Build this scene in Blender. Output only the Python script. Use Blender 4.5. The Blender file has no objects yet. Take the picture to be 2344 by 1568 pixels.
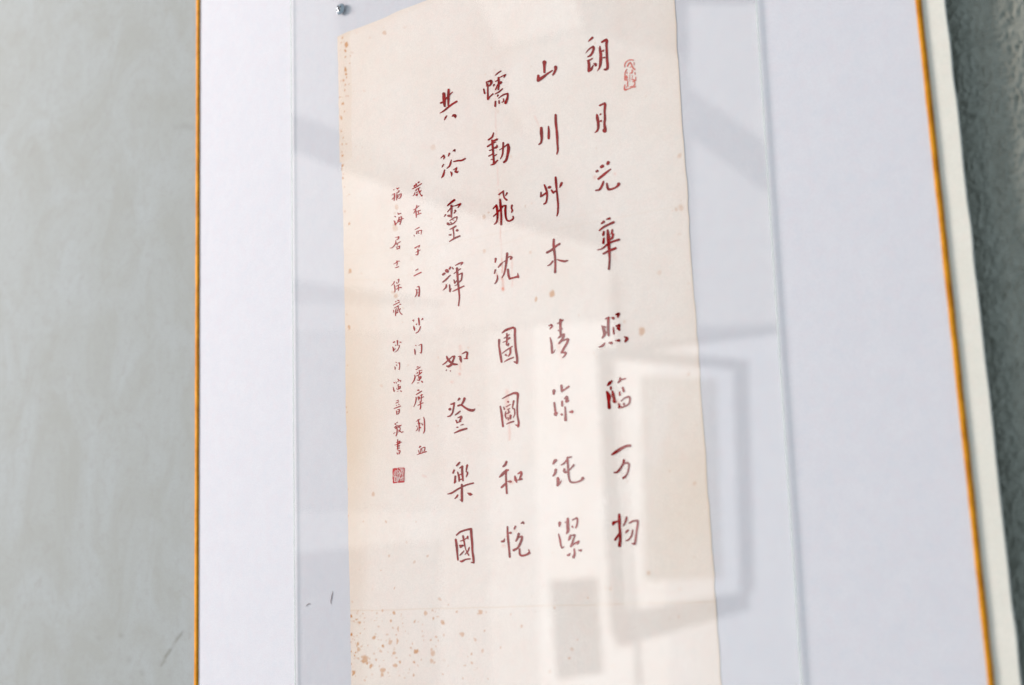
import bpy, math
import numpy as np
from mathutils import Matrix, Vector

scene = bpy.context.scene
C = scene.collection

# ------------------------------------------------------------------ camera geometry
# World: X to the right along the board, Y into the wall, Z up; the board's front lies on Y = 0.
F, CX, CY = 3274.0, 1172.0, 784.0            # focal length and centre, in 2344 px wide picture units
OFF = np.array([0.65, -0.83245, 1.35])       # camera position
d1 = np.array([4272, -860, -3274.]); d1 /= np.linalg.norm(d1)
d2 = np.array([-676, -15824, 3274.]); d2 -= d1 * (d1 @ d2); d2 /= np.linalg.norm(d2)
d3 = -np.cross(d1, d2)
R = np.stack([d1, d3, d2])                   # camera space (x right, y down, z forward) -> world

def hit(x, y, yp=0.0):
    """point of the plane Y = yp seen at picture position (x, y) (2344 wide units)"""
    r = R @ np.array([(x - CX) / F, (y - CY) / F, 1.0])
    return OFF + r * ((yp - OFF[1]) / r[1])

def to_px(X, Z, yp=0.0):
    p = np.stack([X - OFF[0], np.full_like(X, yp - OFF[1]), Z - OFF[2]])
    c = np.tensordot(R.T, p, axes=1)
    return c[0] / c[2] * F + CX, c[1] / c[2] * F + CY

cam = bpy.data.cameras.new('camera'); cam_o = bpy.data.objects.new('camera', cam); C.objects.link(cam_o)
right, up, back = R @ np.array([1, 0, 0]), R @ np.array([0, -1, 0]), R @ np.array([0, 0, -1])
cam_o.matrix_world = Matrix(((right[0], up[0], back[0], OFF[0]), (right[1], up[1], back[1], OFF[1]),
                             (right[2], up[2], back[2], OFF[2]), (0, 0, 0, 1)))
cam.sensor_fit = 'HORIZONTAL'; cam.sensor_width = 36.0; cam.lens = F / 2344 * 36
cam.clip_start = 0.02; cam.clip_end = 60
cam.dof.use_dof = True; cam.dof.focus_distance = 1.13; cam.dof.aperture_fstop = 4.7
cam.dof.aperture_blades = 9
scene.camera = cam_o

# ------------------------------------------------------------------ light
vs = scene.view_settings
vs.view_transform = 'Standard'; vs.look = 'None'; vs.exposure = 0.19; vs.gamma = 1.0; vs.use_curve_mapping = False

w = bpy.data.worlds.new('World'); scene.world = w; w.use_nodes = True
nt = w.node_tree; nt.nodes.clear()
out = nt.nodes.new('ShaderNodeOutputWorld'); bg = nt.nodes.new('ShaderNodeBackground')
bg.inputs['Strength'].default_value = 0.51
# ambient room light, darkened toward where the acrylic looks to weaken its reflection
tc = nt.nodes.new('ShaderNodeTexCoord'); nz = nt.nodes.new('ShaderNodeVectorMath'); nz.operation = 'NORMALIZE'
dp = nt.nodes.new('ShaderNodeVectorMath'); dp.operation = 'DOT_PRODUCT'; dp.inputs[1].default_value = (-0.60, -0.766, 0.23)
mr = nt.nodes.new('ShaderNodeMapRange'); mr.inputs['From Min'].default_value = 0.80; mr.inputs['From Max'].default_value = 0.94
mc = nt.nodes.new('ShaderNodeMix'); mc.data_type = 'RGBA'
mc.inputs[6].default_value = (0.79, 0.97, 1.09, 1); mc.inputs[7].default_value = (0.035, 0.032, 0.035, 1)
nt.links.new(tc.outputs['Generated'], nz.inputs[0]); nt.links.new(nz.outputs[0], dp.inputs[0]); nt.links.new(dp.outputs['Value'], mr.inputs['Value'])
nt.links.new(mr.outputs[0], mc.inputs[0]); nt.links.new(mc.outputs[2], bg.inputs['Color'])
nt.links.new(bg.outputs[0], out.inputs[0])

def area(name, loc, target, sx, sy, power, col):
    l = bpy.data.lights.new(name, 'AREA'); l.shape = 'RECTANGLE'; l.size = sx; l.size_y = sy
    l.energy = power; l.color = col
    o = bpy.data.objects.new(name, l); C.objects.link(o); o.location = loc
    o.rotation_euler = (Vector(target) - Vector(loc)).to_track_quat('-Z', 'Y').to_euler()
    return o
area('key_lamp', (-3.35, -1.75, 3.0), (-0.05, 0, 1.50), 1.3, 1.3, 212, (1.0, 0.915, 0.87))

# ------------------------------------------------------------------ material helpers
def mat(name):
    m = bpy.data.materials.new(name); m.use_nodes = True
    n = m.node_tree; b = n.nodes['Principled BSDF']
    return m, n, b

def link(n, a, b): n.links.new(a, b)

def noise(n, scale, detail=4, rough=0.55, coords='Object', stretch=None, distort=0.0):
    tc = n.nodes.new('ShaderNodeTexCoord'); t = n.nodes.new('ShaderNodeTexNoise')
    t.inputs['Scale'].default_value = scale; t.inputs['Detail'].default_value = detail
    t.inputs['Roughness'].default_value = rough; t.inputs['Distortion'].default_value = distort
    src = tc.outputs[coords]
    if stretch:
        mp = n.nodes.new('ShaderNodeMapping'); mp.inputs['Scale'].default_value = stretch
        if len(stretch) > 3: pass
        link(n, src, mp.inputs[0]); src = mp.outputs[0]
    link(n, src, t.inputs['Vector']); return t.outputs['Fac']

def ramp(n, fac, lo, hi, a, b):
    r = n.nodes.new('ShaderNodeMapRange'); r.inputs['From Min'].default_value = lo; r.inputs['From Max'].default_value = hi
    r.inputs['To Min'].default_value = a; r.inputs['To Max'].default_value = b
    link(n, fac, r.inputs['Value']); return r.outputs[0]

def mix(n, fac, a, b):
    m = n.nodes.new('ShaderNodeMix'); m.data_type = 'RGBA'
    if isinstance(fac, (int, float)): m.inputs[0].default_value = fac
    else: link(n, fac, m.inputs[0])
    for i, v in ((6, a), (7, b)):
        if isinstance(v, tuple): m.inputs[i].default_value = (*v, 1)
        else: link(n, v, m.inputs[i])
    return m.outputs[2]

def bump(n, b, height, strength, dist):
    k = n.nodes.new('ShaderNodeBump'); k.inputs['Strength'].default_value = strength; k.inputs['Distance'].default_value = dist
    link(n, height, k.inputs['Height']); link(n, k.outputs[0], b.inputs['Normal'])

def attr(n, name):
    a = n.nodes.new('ShaderNodeAttribute'); a.attribute_name = name; return a.outputs['Fac']

def paper_mat(name, base, alt, stains=()):
    m, n, b = mat(name)
    b.inputs['Roughness'].default_value = 0.92; b.inputs['Specular IOR Level'].default_value = 0.12
    f1 = ramp(n, noise(n, 46, 6, 0.62), 0.36, 0.66, 0, 1)
    c = mix(n, f1, base, alt)
    fib = noise(n, 1, 5, 0.6, stretch=(900, 1, 260), distort=1.2)
    fib2 = noise(n, 1, 5, 0.6, stretch=(200, 1, 800), distort=1.5)
    c = mix(n, ramp(n, fib, 0.60, 0.78, 0, 0.22), c, tuple(x * y for x, y in zip(base, (0.86, 0.84, 0.80))))
    c = mix(n, ramp(n, fib2, 0.62, 0.8, 0, 0.22), c, tuple(x * y for x, y in zip(base, (0.88, 0.84, 0.82))))
    pk = ramp(n, noise(n, 115, 4, 0.65), 0.45, 0.70, 0, 0.55); bl = ramp(n, noise(n, 140, 4, 0.65, stretch=(1.0, 1, 0.9)), 0.50, 0.72, 0, 0.5)
    c = mix(n, pk, c, tuple(x * y for x, y in zip(base, (1.03, 0.955, 0.955)))); c = mix(n, bl, c, tuple(x * y for x, y in zip(base, (0.925, 0.965, 0.985))))
    c = mix(n, ramp(n, noise(n, 900, 3, 0.7), 0.40, 0.62, 0, 0.55), c, tuple(x * y for x, y in zip(base, (0.90, 0.90, 0.90))))
    for an, col in stains:
        c = mix(n, attr(n, an), c, col)
    link(n, c, b.inputs['Base Color'])
    s = n.nodes.new('ShaderNodeMath'); link(n, fib, s.inputs[0]); link(n, fib2, s.inputs[1])
    bump(n, b, s.outputs[0], 0.18, 0.0006)
    return m

M_mount = paper_mat('mount_paper', (0.682, 0.664, 0.698), (0.712, 0.690, 0.718), [('mark', (0.33, 0.34, 0.45))])
M_paper = paper_mat('calligraphy_paper', (0.905, 0.808, 0.745), (0.935, 0.845, 0.785),
                    [('tan', (0.70, 0.46, 0.25)), ('fox', (0.60, 0.235, 0.042)), ('rust', (0.78, 0.17, 0.07))])

m, n, b = mat('board_cloth'); M_board = m
b.inputs['Roughness'].default_value = 0.9; b.inputs['Specular IOR Level'].default_value = 0.15
c = mix(n, ramp(n, noise(n, 13, 6, 0.65, stretch=(1, 1, 0.7), distort=1.2), 0.36, 0.66, 0, 1), (0.335, 0.341, 0.322), (0.375, 0.393, 0.394))
c = mix(n, ramp(n, noise(n, 34, 6, 0.7, distort=2.2), 0.55, 0.72, 0, 0.55), c, (0.308, 0.300, 0.272))
c = mix(n, ramp(n, noise(n, 110, 5, 0.65), 0.50, 0.72, 0, 0.55), c, (0.312, 0.312, 0.300))
c = mix(n, ramp(n, noise(n, 700, 3, 0.7), 0.42, 0.64, 0, 0.5), c, (0.318, 0.321, 0.317))
c = mix(n, attr(n, 'mark'), c, (0.16, 0.15, 0.12))
link(n, c, b.inputs['Base Color']); bump(n, b, noise(n, 300, 4), 0.15, 0.001)

M_margin = paper_mat('cream_margin', (0.80, 0.755, 0.66), (0.84, 0.79, 0.70))
m, n, b = mat('board_edge'); M_edge = m
b.inputs['Base Color'].default_value = (0.86, 0.86, 0.84, 1); b.inputs['Roughness'].default_value = 0.85

m, n, b = mat('orange_silk'); M_orange = m
b.inputs['Roughness'].default_value = 0.75; b.inputs['Specular IOR Level'].default_value = 0.15
c = mix(n, ramp(n, noise(n, 1, 4, 0.7, stretch=(90, 1, 60)), 0.38, 0.62, 0, 1), (0.46, 0.160, 0.005), (0.66, 0.270, 0.014))
link(n, c, b.inputs['Base Color']); bump(n, b, noise(n, 700, 2), 0.3, 0.0005)

def ink(name, dark, light, sc):
    m, n, b = mat(name); b.inputs['Roughness'].default_value = 0.85; b.inputs['Specular IOR Level'].default_value = 0.08
    c = mix(n, ramp(n, noise(n, sc, 4, 0.6), 0.40, 0.70, 0, 1), dark, light)
    link(n, c, b.inputs['Base Color']); return m
M_ink = ink('dark_red_ink', (0.215, 0.0003, 0.0006), (0.37, 0.0015, 0.0018), 150)
M_thin = ink('thin_red_ink', (0.34, 0.002, 0.003), (0.50, 0.009, 0.008), 300)
M_seal = ink('seal_paste', (0.50, 0.012, 0.020), (0.62, 0.05, 0.05), 500)
M_pale = ink('pale_seal_paste', (0.68, 0.13, 0.10), (0.76, 0.30, 0.24), 260)

m, n, b = mat('stucco'); M_wall = m
b.inputs['Roughness'].default_value = 0.95; b.inputs['Specular IOR Level'].default_value = 0.1
c = mix(n, ramp(n, noise(n, 60, 5, 0.65), 0.35, 0.68, 0, 1), (0.285, 0.285, 0.245), (0.35, 0.35, 0.305))
link(n, c, b.inputs['Base Color']); bump(n, b, noise(n, 420, 5, 0.65), 0.5, 0.002)

m, n, b = mat('clear_acrylic'); M_clear = m
n.nodes.remove(b); o = n.nodes['Material Output']
tr = n.nodes.new('ShaderNodeBsdfTransparent'); gl = n.nodes.new('ShaderNodeBsdfGlossy'); ge = n.nodes.new('ShaderNodeNewGeometry')
tr.inputs[0].default_value = (0.99, 0.992, 0.992, 1); gl.inputs['Roughness'].default_value = 0.015
def math_(n, op, a, b_=None):
    k = n.nodes.new('ShaderNodeMath'); k.operation = op
    for i, q in enumerate((a, b_)):
        if q is None: continue
        if isinstance(q, (int, float)): k.inputs[i].default_value = q
        else: link(n, q, k.inputs[i])
    return k.outputs[0]
dt = n.nodes.new('ShaderNodeVectorMath'); dt.operation = 'DOT_PRODUCT'; link(n, ge.outputs['Normal'], dt.inputs[0]); link(n, ge.outputs['Incoming'], dt.inputs[1])
inv = math_(n, 'SUBTRACT', 1.0, math_(n, 'ABSOLUTE', dt.outputs['Value']))
fres = math_(n, 'ADD', math_(n, 'MULTIPLY', math_(n, 'POWER', inv, 5.0), 0.96), 0.034)   # both faces reflect as acrylic does
mx = n.nodes.new('ShaderNodeMixShader'); link(n, fres, mx.inputs[0]); link(n, tr.outputs[0], mx.inputs[1]); link(n, gl.outputs[0], mx.inputs[2])
link(n, mx.outputs[0], o.inputs[0])

m, n, b = mat('sawn_acrylic_edge'); M_aedge = m
n.nodes.remove(b); o = n.nodes['Material Output']
tr = n.nodes.new('ShaderNodeBsdfTransparent'); df = n.nodes.new('ShaderNodeBsdfDiffuse'); df.inputs[0].default_value = (0.80, 0.86, 0.80, 1)
mx = n.nodes.new('ShaderNodeMixShader'); mx.inputs[0].default_value = 0.28
link(n, tr.outputs[0], mx.inputs[1]); link(n, df.outputs[0], mx.inputs[2]); link(n, mx.outputs[0], o.inputs[0])

m, n, b = mat('zinc_screw'); M_zinc = m
b.inputs['Base Color'].default_value = (0.42, 0.46, 0.50, 1); b.inputs['Metallic'].default_value = 0.85; b.inputs['Roughness'].default_value = 0.38
bump(n, b, noise(n, 900, 3), 0.25, 0.0004)
m, n, b = mat('screw_recess'); M_recess = m
b.inputs['Base Color'].default_value = (0.008, 0.008, 0.012, 1); b.inputs['Roughness'].default_value = 0.7
m, n, b = mat('brown_hair'); M_hair = m
b.inputs['Base Color'].default_value = (0.11, 0.03, 0.02, 1); b.inputs['Roughness'].default_value = 0.5
m, n, b = mat('window_paint'); M_wframe = m
b.inputs['Base Color'].default_value = (0.06, 0.055, 0.05, 1); b.inputs['Roughness'].default_value = 0.7

def glow_mat(name, strength, col=(1.0, 0.965, 0.935)):
    m, n, b = mat(name)
    b.inputs['Base Color'].default_value = (0, 0, 0, 1); b.inputs['Specular IOR Level'].default_value = 0
    b.inputs['Emission Color'].default_value = (*col, 1); b.inputs['Emission Strength'].default_value = strength
    return m

# ------------------------------------------------------------------ mesh helpers
def obj(name, verts, faces, mats, parent=None, smooth=False, idx=None):
    me = bpy.data.meshes.new(name); me.from_pydata([tuple(map(float, v)) for v in verts], [], faces)
    for mm in (mats if isinstance(mats, (list, tuple)) else [mats]): me.materials.append(mm)
    if idx is not None: me.polygons.foreach_set('material_index', np.array(idx, dtype=np.int32))
    if smooth: me.polygons.foreach_set('use_smooth', [True] * len(me.polygons))
    me.update()
    o = bpy.data.objects.new(name, me); C.objects.link(o)
    if parent is not None: o.parent = parent
    return o

def tag(o, label=None, cat=None, group=None, kind=None):
    if label: o['label'] = label
    if cat: o['category'] = cat
    if group: o['group'] = group
    if kind: o['kind'] = kind
    return o

def empty(name, label, cat, group=None):
    o = bpy.data.objects.new(name, None); C.objects.link(o); o.empty_display_size = 0.05
    return tag(o, label, cat, group)

def box(x0, x1, y0, y1, z0, z1):
    v = [(x, y, z) for x in (x0, x1) for y in (y0, y1) for z in (z0, z1)]
    f = [(0, 1, 3, 2), (4, 6, 7, 5), (0, 4, 5, 1), (2, 3, 7, 6), (0, 2, 6, 4), (1, 5, 7, 3)]
    return v, f

def slab(poly, y0, y1):
    """polygon [(x, z)] with thickness from y0 (front) to y1 (back)"""
    k = len(poly)
    v = [(x, y0, z) for x, z in poly] + [(x, y1, z) for x, z in poly]
    f = [tuple(range(k)), tuple(range(2 * k - 1, k - 1, -1))] + [(i, i + k, (i + 1) % k + k, (i + 1) % k) for i in range(k)]
    return v, f

rng = np.random.default_rng(7)
def vnoise(x, z, cell, seed):
    """smooth value noise on arrays"""
    g = np.random.default_rng(seed).random((512, 512))
    u, v = x / cell + 200, z / cell + 150
    i, j = np.floor(u).astype(int), np.floor(v).astype(int); a, b_ = u - i, v - j
    a, b_ = a * a * (3 - 2 * a), b_ * b_ * (3 - 2 * b_)
    i0, i1, j0, j1 = i % 512, (i + 1) % 512, j % 512, (j + 1) % 512
    return (g[i0, j0] * (1 - a) + g[i1, j0] * a) * (1 - b_) + (g[i0, j1] * (1 - a) + g[i1, j1] * a) * b_

def grid(name, X, Y, Z, m, parent=None, attrs=None, smooth=True):
    nz, nx = X.shape
    me = bpy.data.meshes.new(name)
    co = np.stack([X, Y, Z], -1).reshape(-1, 3)
    a = np.arange(nz * nx).reshape(nz, nx)
    q = np.stack([a[:-1, :-1], a[:-1, 1:], a[1:, 1:], a[1:, :-1]], -1).reshape(-1, 4)
    me.vertices.add(len(co)); me.vertices.foreach_set('co', co.astype(np.float32).ravel())
    me.loops.add(q.size); me.loops.foreach_set('vertex_index', q.astype(np.int32).ravel())
    me.polygons.add(len(q)); me.polygons.foreach_set('loop_start', np.arange(0, q.size, 4, dtype=np.int32))
    me.polygons.foreach_set('loop_total', np.full(len(q), 4, dtype=np.int32))
    me.update(calc_edges=True)
    if smooth: me.polygons.foreach_set('use_smooth', [True] * len(q))
    for k, v in (attrs or {}).items():
        at = me.attributes.new(k, 'FLOAT', 'POINT'); at.data.foreach_set('value', np.clip(v, 0, 1).astype(np.float32).ravel())
    me.materials.append(m); me.update()
    o = bpy.data.objects.new(name, me); C.objects.link(o)
    if parent is not None: o.parent = parent
    return o

# ------------------------------------------------------------------ wall
Y_WALL = 0.019
XR = float(hit(2249, 784)[0])                    # right edge of the board
xs = np.concatenate([np.linspace(-3.0, XR - 0.06, 60), np.arange(XR - 0.058, XR + 0.20, 0.00065), np.linspace(XR + 0.21, 2.2, 60)])
zs = np.concatenate([np.linspace(-0.1, 1.22, 40), np.arange(1.225, 1.83, 0.0008), np.linspace(1.84, 3.4, 50)])
X, Z = np.meshgrid(xs, zs)
def ridge(c, s): return 1 - np.abs(2 * vnoise(X + 0.35 * vnoise(X, Z, c * 1.7, s + 9) * c * 2, Z, c, s) - 1)
h = 0.0017 * ridge(0.0046, 1) + 0.0014 * ridge(0.0026, 2) + 0.0022 * vnoise(X, Z, 0.03, 3) + 0.0007 * vnoise(X, Z, 0.0018, 4)
wall = grid('wall', X, Y_WALL - h, Z, M_wall); tag(wall, kind='structure', label='rough grey green stucco wall behind the board', cat='wall')

# ------------------------------------------------------------------ backing board
XL, Z0, Z1 = -1.05, 1.16, 2.13
board = empty('backing_board', 'pale grey cloth covered display board with white cut edge standing off the stucco wall', 'display board')
X, Z = np.meshgrid(np.arange(XL, XR + 0.0005, 0.0025), np.arange(Z0, Z1, 0.0025))
X[:, -1] = XR + 0.0009 * (vnoise(Z[:, -1] * 0, Z[:, -1], 0.02, 12) - 0.5)
px, py = to_px(X, Z)
def seg(px, py, x0, y0, x1, y1, wd, soft=1.0):
    dx, dy = x1 - x0, y1 - y0; t = np.clip(((px - x0) * dx + (py - y0) * dy) / (dx * dx + dy * dy), 0, 1)
    d = np.hypot(px - x0 - t * dx, py - y0 - t * dy)
    return np.exp(-(d / wd) ** 2 * soft)
def z4(x, y): return x / 1.668 / 1.7474, (1800 + y / 1.668) / 1.7474
mk = 0
for a_, b_, s_ in (((1215, 1222), (1172, 1272), .55), ((1140, 1330), (1098, 1388), .6), ((1095, 1412), (1078, 1432), .45), ((1172, 1272), (1140, 1330), .18)):
    mk = np.maximum(mk, s_ * seg(px, py, *z4(*a_), *z4(*b_), 3.2))
for x_, y_, s_ in ((805, 1233, .25), (1225, 860 - 3000, 0), (945, 1485, .25), (860, 1400, .2), (655, 1250, .18)):
    mk = np.maximum(mk, s_ * seg(px, py, *z4(x_, y_), *z4(x_ + 6, y_ + 8), 5))
for x_, y_, s_ in ((420, 288, .22), (432, 292, .16), (400, 290, .12)):
    mk = np.maximum(mk, s_ * seg(px, py, x_, y_, x_ + 8, y_ + 1, 7))
grid('board_face', X, X * 0, Z, M_board, board, {'mark': mk})
v, f = box(XL, XR, 0.0002, 0.0050, Z0, Z1)
X2 = np.stack([X[:, -1], X[:, -1]], 1); Z2 = np.stack([Z[:, -1], Z[:, -1]], 1); Y2 = np.stack([X[:, -1] * 0 + 0.00005, X[:, -1] * 0 + 0.002], 1)
grid('board_edge', X2 + 0.0002, Y2, Z2, M_edge, board)
xs2 = np.linspace(XR - 0.028, XR + 0.0002, 12); zz = np.arange(Z0 + 0.002, Z1 - 0.002, 0.004)
X2, Z2 = np.meshgrid(xs2, zz); X2[:, -1] += 0.0009 * (vnoise(zz * 0, zz, 0.02, 12) - 0.5)
grid('cream_margin', X2, X2 * 0 - 0.0005, Z2, M_margin, board)
v, f = box(XL, XR - 0.008, 0.0004, 0.0065, Z0, Z1); obj('board_core', v, f, M_edge, board)
for zz in (1.25, 2.0):                          # spacers that hold the board off the wall
    v, f = box(-0.6, -0.2, 0.0067, Y_WALL - 0.0072, zz, zz + 0.04); obj('batten', v, f, M_edge, board)

# ------------------------------------------------------------------ the scroll: mount, borders, sheet
scroll = empty('calligraphy_scroll', 'white paper mount with orange side borders holding an aged sheet of dark red brush calligraphy', 'calligraphy')
YM = -0.0012
XA, XB = float(hit(458.5, 784)[0]), float(hit(2100, 14)[0] + hit(2262, 1554)[0]) / 2
XA0, XB1 = float(hit(451, 784)[0]), float(hit(2112.5, 14)[0] + hit(2276, 1554)[0]) / 2
X, Z = np.meshgrid(np.arange(XA, XB + 0.001, 0.004), np.arange(Z0 + 0.01, Z1 - 0.01, 0.004))
X[:, -1] = XB
Y = YM - 0.0002 * (vnoise(X, Z, 0.13, 21) - 0.5)
px, py = to_px(X, Z)
grid('mount_sheet', X, Y, Z, M_mount, scroll, {'mark': 0.35 * seg(px, py, 1828, 1076, 1829, 1078, 4.5)})
for xa, xb in ((XA0, XA), (XB, XB1)):
    zz = np.arange(Z0 + 0.01, Z1 - 0.01, 0.003)
    wob = 0.00035 * (vnoise(zz * 0, zz, 0.012, int(1000 + xa * 10)) - 0.5)
    wob2 = 0.0003 * (vnoise(zz * 0, zz, 0.009, int(1300 + xa * 10)) - 0.5)
    X2 = np.stack([xa + wob, xa + wob, xb + wob2, xb + wob2], 1); Z2 = np.repeat(zz[:, None], 4, 1)
    Y2 = np.stack([zz * 0 - 0.0001, zz * 0 - 0.0022, zz * 0 - 0.0022, zz * 0 - 0.0008], 1)
    grid('border_strip', X2, Y2, Z2, M_orange, scroll, smooth=False)

YP = -0.00142
PL, PR = float(hit(801, 1400, YP)[0]), float(hit(1640, 1400, YP)[0])
PT = float(hit(775, 82, YP)[2]); PB = 1.24
nu, nv = 560, 980
U, V = np.meshgrid(np.linspace(0, 1, nu), np.linspace(0, 1, nv))
Z = PB + V * (PT - PB)
l_edge = PL + 0.0012 * (vnoise(V * 0, Z, 0.05, 31) - 0.5) + 0.0008 * (vnoise(V * 0, Z, 0.006, 32) - 0.5) - 0.0022 * (Z > PT - 0.115)
r_edge = PR + 0.0010 * (vnoise(V * 0, Z, 0.035, 33) - 0.5) + 0.0009 * (vnoise(V * 0, Z, 0.009, 34) - 0.5)
X = l_edge + U * (r_edge - l_edge)
Z = Z + (V ** 8) * 0.0018 * (vnoise(X, X * 0, 0.02, 35) - 0.5)
px, py = to_px(X, Z, YP)
sx, sy = px * 1.7474, py * 1.7474
wx = 7 * (vnoise(X, Z, 0.0045, 41) - 0.5) + 5 * (vnoise(X, Z, 0.0018, 42) - 0.5)
wy = 7 * (vnoise(X, Z, 0.0045, 43) - 0.5) + 5 * (vnoise(X, Z, 0.0018, 44) - 0.5)

fox = np.zeros_like(X); tan = np.zeros_like(X); rust = np.zeros_like(X)
def spot(arr, x, y, r, s, aniso=1.0):
    x0, x1 = np.searchsorted(np.median(sx, 0), [x - 4 * r - 60, x + 4 * r + 60])
    d = np.hypot((sx - x + wx)[:, x0:x1], ((sy - y + wy)[:, x0:x1]) / aniso) / r
    arr[:, x0:x1] = np.maximum(arr[:, x0:x1], s * np.clip(1.25 - d, 0, 0.62) / 0.62)
def spots(arr, text, ox, oy, sc, k=1.0, ks=1.0):
    for q in text.split():
        x, y, r, s = map(float, q.split(','))
        spot(arr, ox + x / sc, oy + y / sc, r / sc * k, s * ks, 1.25)
spots(fox, """507,1108,13,1 510,1228,13,1 545,1128,7,.7 553,1130,6,.6 565,1152,10,.7 568,1222,6,.6 557,1295,11,.7 548,1310,8,.6 560,1330,16,.55 540,1350,8,.7
533,1376,7,.8 600,1395,23,.65 590,1410,14,.7 615,1420,12,.7 585,1385,9,.5 645,1440,12,.7 640,1452,8,.7 660,1253,12,.7 670,1250,8,.5 722,1303,11,.8 718,1472,20,.6 712,1500,14,.6 730,1465,9,.6
523,1485,14,.8 518,1495,9,.8 506,1340,8,.8 508,1425,7,.8 505,1285,6,.7 792,1083,12,.7 720,1072,8,.5 776,1137,9,.7 808,1233,8,.6 820,1272,12,.6 818,1285,7,.6 793,1350,11,.6 835,1413,11,.7
803,1440,14,.6 768,1280,12,.5 778,1275,7,.5 765,1290,6,.5 930,1145,12,.6 938,1138,8,.5 1006,1085,14,.55 1000,1095,8,.5 1063,1123,9,.6 1120,1148,15,.65 1075,1248,7,.5 1088,1267,7,.5 943,1345,16,.8 935,1335,8,.7 912,1320,7,.5
920,1287,7,.4 1050,1355,17,.5 1045,1330,9,.45 1045,1408,14,.5 1062,1415,8,.4 1068,1310,6,.4 928,1417,8,.7 927,1502,8,.6 1122,1495,6,.7 1220,1077,11,.5 1370,1083,15,.6 1360,1090,9,.5 1405,1080,10,.3 1245,1230,15,.55
1333,1263,12,.45 1385,1343,12,.4 1308,1360,7,.5 1312,1418,8,.5 1512,1320,7,.4 1572,1095,8,.35 1640,1180,10,.45 1863,1058,9,.4 655,295,15,.45 735,483,8,.5 938,475,6,.4 588,480,5,.4 708,800,7,.5
758,707,9,.4 1020,710,10,.4 928,748,10,.35 795,918,6,.6 513,1010,5,.6 483,263,6,.8 486,435,5,.6 700,1440,8,.3 850,1160,6,.5 822,1200,6,.5 1100,995,10,.4 1160,1027,6,.4 1960,1390,11,.45
1985,1330,14,.3 2205,922,9,.35 2235,922,9,.35 2090,985,7,.45 1830,1480,8,.3 2260,1440,9,.3 618,1300,5,.6 632,1390,5,.5 745,1270,5,.4 690,1180,8,.35 1050,1070,6,.5 995,1270,5,.4 870,1205,5,.4 650,1065,4,.4""",
      1100, 1800, 1.668, 0.84, 0.92)
spots(fox, """2310,300,13,.9 2305,335,9,.9 2303,465,12,.9 2307,495,10,.9 2290,540,8,.7 2302,600,7,.8 2282,690,9,.8 2272,785,10,.8 2297,745,6,.6 2287,920,7,.7 2283,965,6,.7 2285,1035,9,.8 2283,1105,11,.8
2282,1190,9,.8 2305,565,6,.7 2310,640,5,.6 2280,1130,7,.8 2308,380,6,.7 2330,1490,8,.7 2300,1250,5,.6 2316,1310,5,.5 2282,255,9,.6 2330,560,6,.5 2322,640,5,.6 2331,420,6,.6 2312,520,6,.8 2276,1150,5,.8 2280,1010,5,.8 2276,870,5,.6 2268,655,6,.7""",
      0, 0, 1.668, 0.95, 0.85)
spots(fox, "992,337,6,.22 1227,684,4.5,.6 1262,673,6.5,.65 1468,757,8,.5 1555,357,5,.3 1560,475,6,.3 1548,478,4,.3 1510,625,5,.2 1430,735,4,.2 880,75,4,.4 905,520,7,.3 800,620,4,.6 799,750,4,.6 1575,855,3,.3 1640,1120,4,.3 1485,1310,5,.3 1590,1105,4,.25 1140,255,4,.15",
      0, 0, 1 / 1.7474, 1.0)
spots(fox, "150,425,26,.35 152,862,20,.3 830,1497,22,.6 700,275,12,.3 760,885,16,.25 218,355,10,.4", 1890, 740, 3.267)
spots(fox, "235,650,40,.33 180,780,24,.25 905,793,12,.4 330,820,20,.15", 1545, 710, 5.444)
spots(fox, "150,1140,34,.28 215,1215,42,.4 560,400,40,.1", 1545, 960, 5.444)
rs = np.random.default_rng(11)
for _ in range(130):                            # faint scattered specks over the whole sheet
    spot(fox, rs.uniform(1400, 2860), rs.uniform(60, 2700), rs.uniform(2.0, 6.0), rs.uniform(0.06, 0.22))
for _ in range(70):                             # denser along the left edge and the bottom corner
    spot(fox, 1362 + rs.exponential(14) + 0.015 * 0, rs.uniform(150, 2700), rs.uniform(1.5, 4.0), rs.uniform(0.2, 0.55))
for _ in range(110):
    spot(fox, 1405 + rs.exponential(170), rs.uniform(2440, 2720), rs.uniform(1.5, 5.0), rs.uniform(0.15, 0.5))
# tan tone: warm left edge, warm patches, right rim
e_l = (X - l_edge) / 0.03; e_r = (r_edge - X) / 0.0011
tan += 0.20 * np.exp(-e_l ** 1.0 * 1.2) + 0.26 * np.exp(-e_r ** 2) + 0.10 * np.exp(-((r_edge - X) / 0.02))
tan += 0.30 * np.exp(-((px - 800) / 70) ** 2 - ((py - 960) / 200) ** 2) + 0.06 * np.exp(-((px - 815) / 60) ** 2 - ((py - 700) / 150) ** 2)
tan += 0.14 * np.exp(-((px - 1555) / 75) ** 2 - ((py - 1180) / 180) ** 2) + 0.10 * (Z > PT - 0.115) * (X < PL + 0.012 * (1 + 0.2 * vnoise(X, Z, .01, 77)))
tan += 0.10 * np.clip(vnoise(X, Z, 0.06, 51) - 0.45, 0, 1) + 0.05 * vnoise(X, Z, 0.02, 52)
tan += 0.10 * np.exp(-((PT - Z) / 0.004) ** 2)
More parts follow.
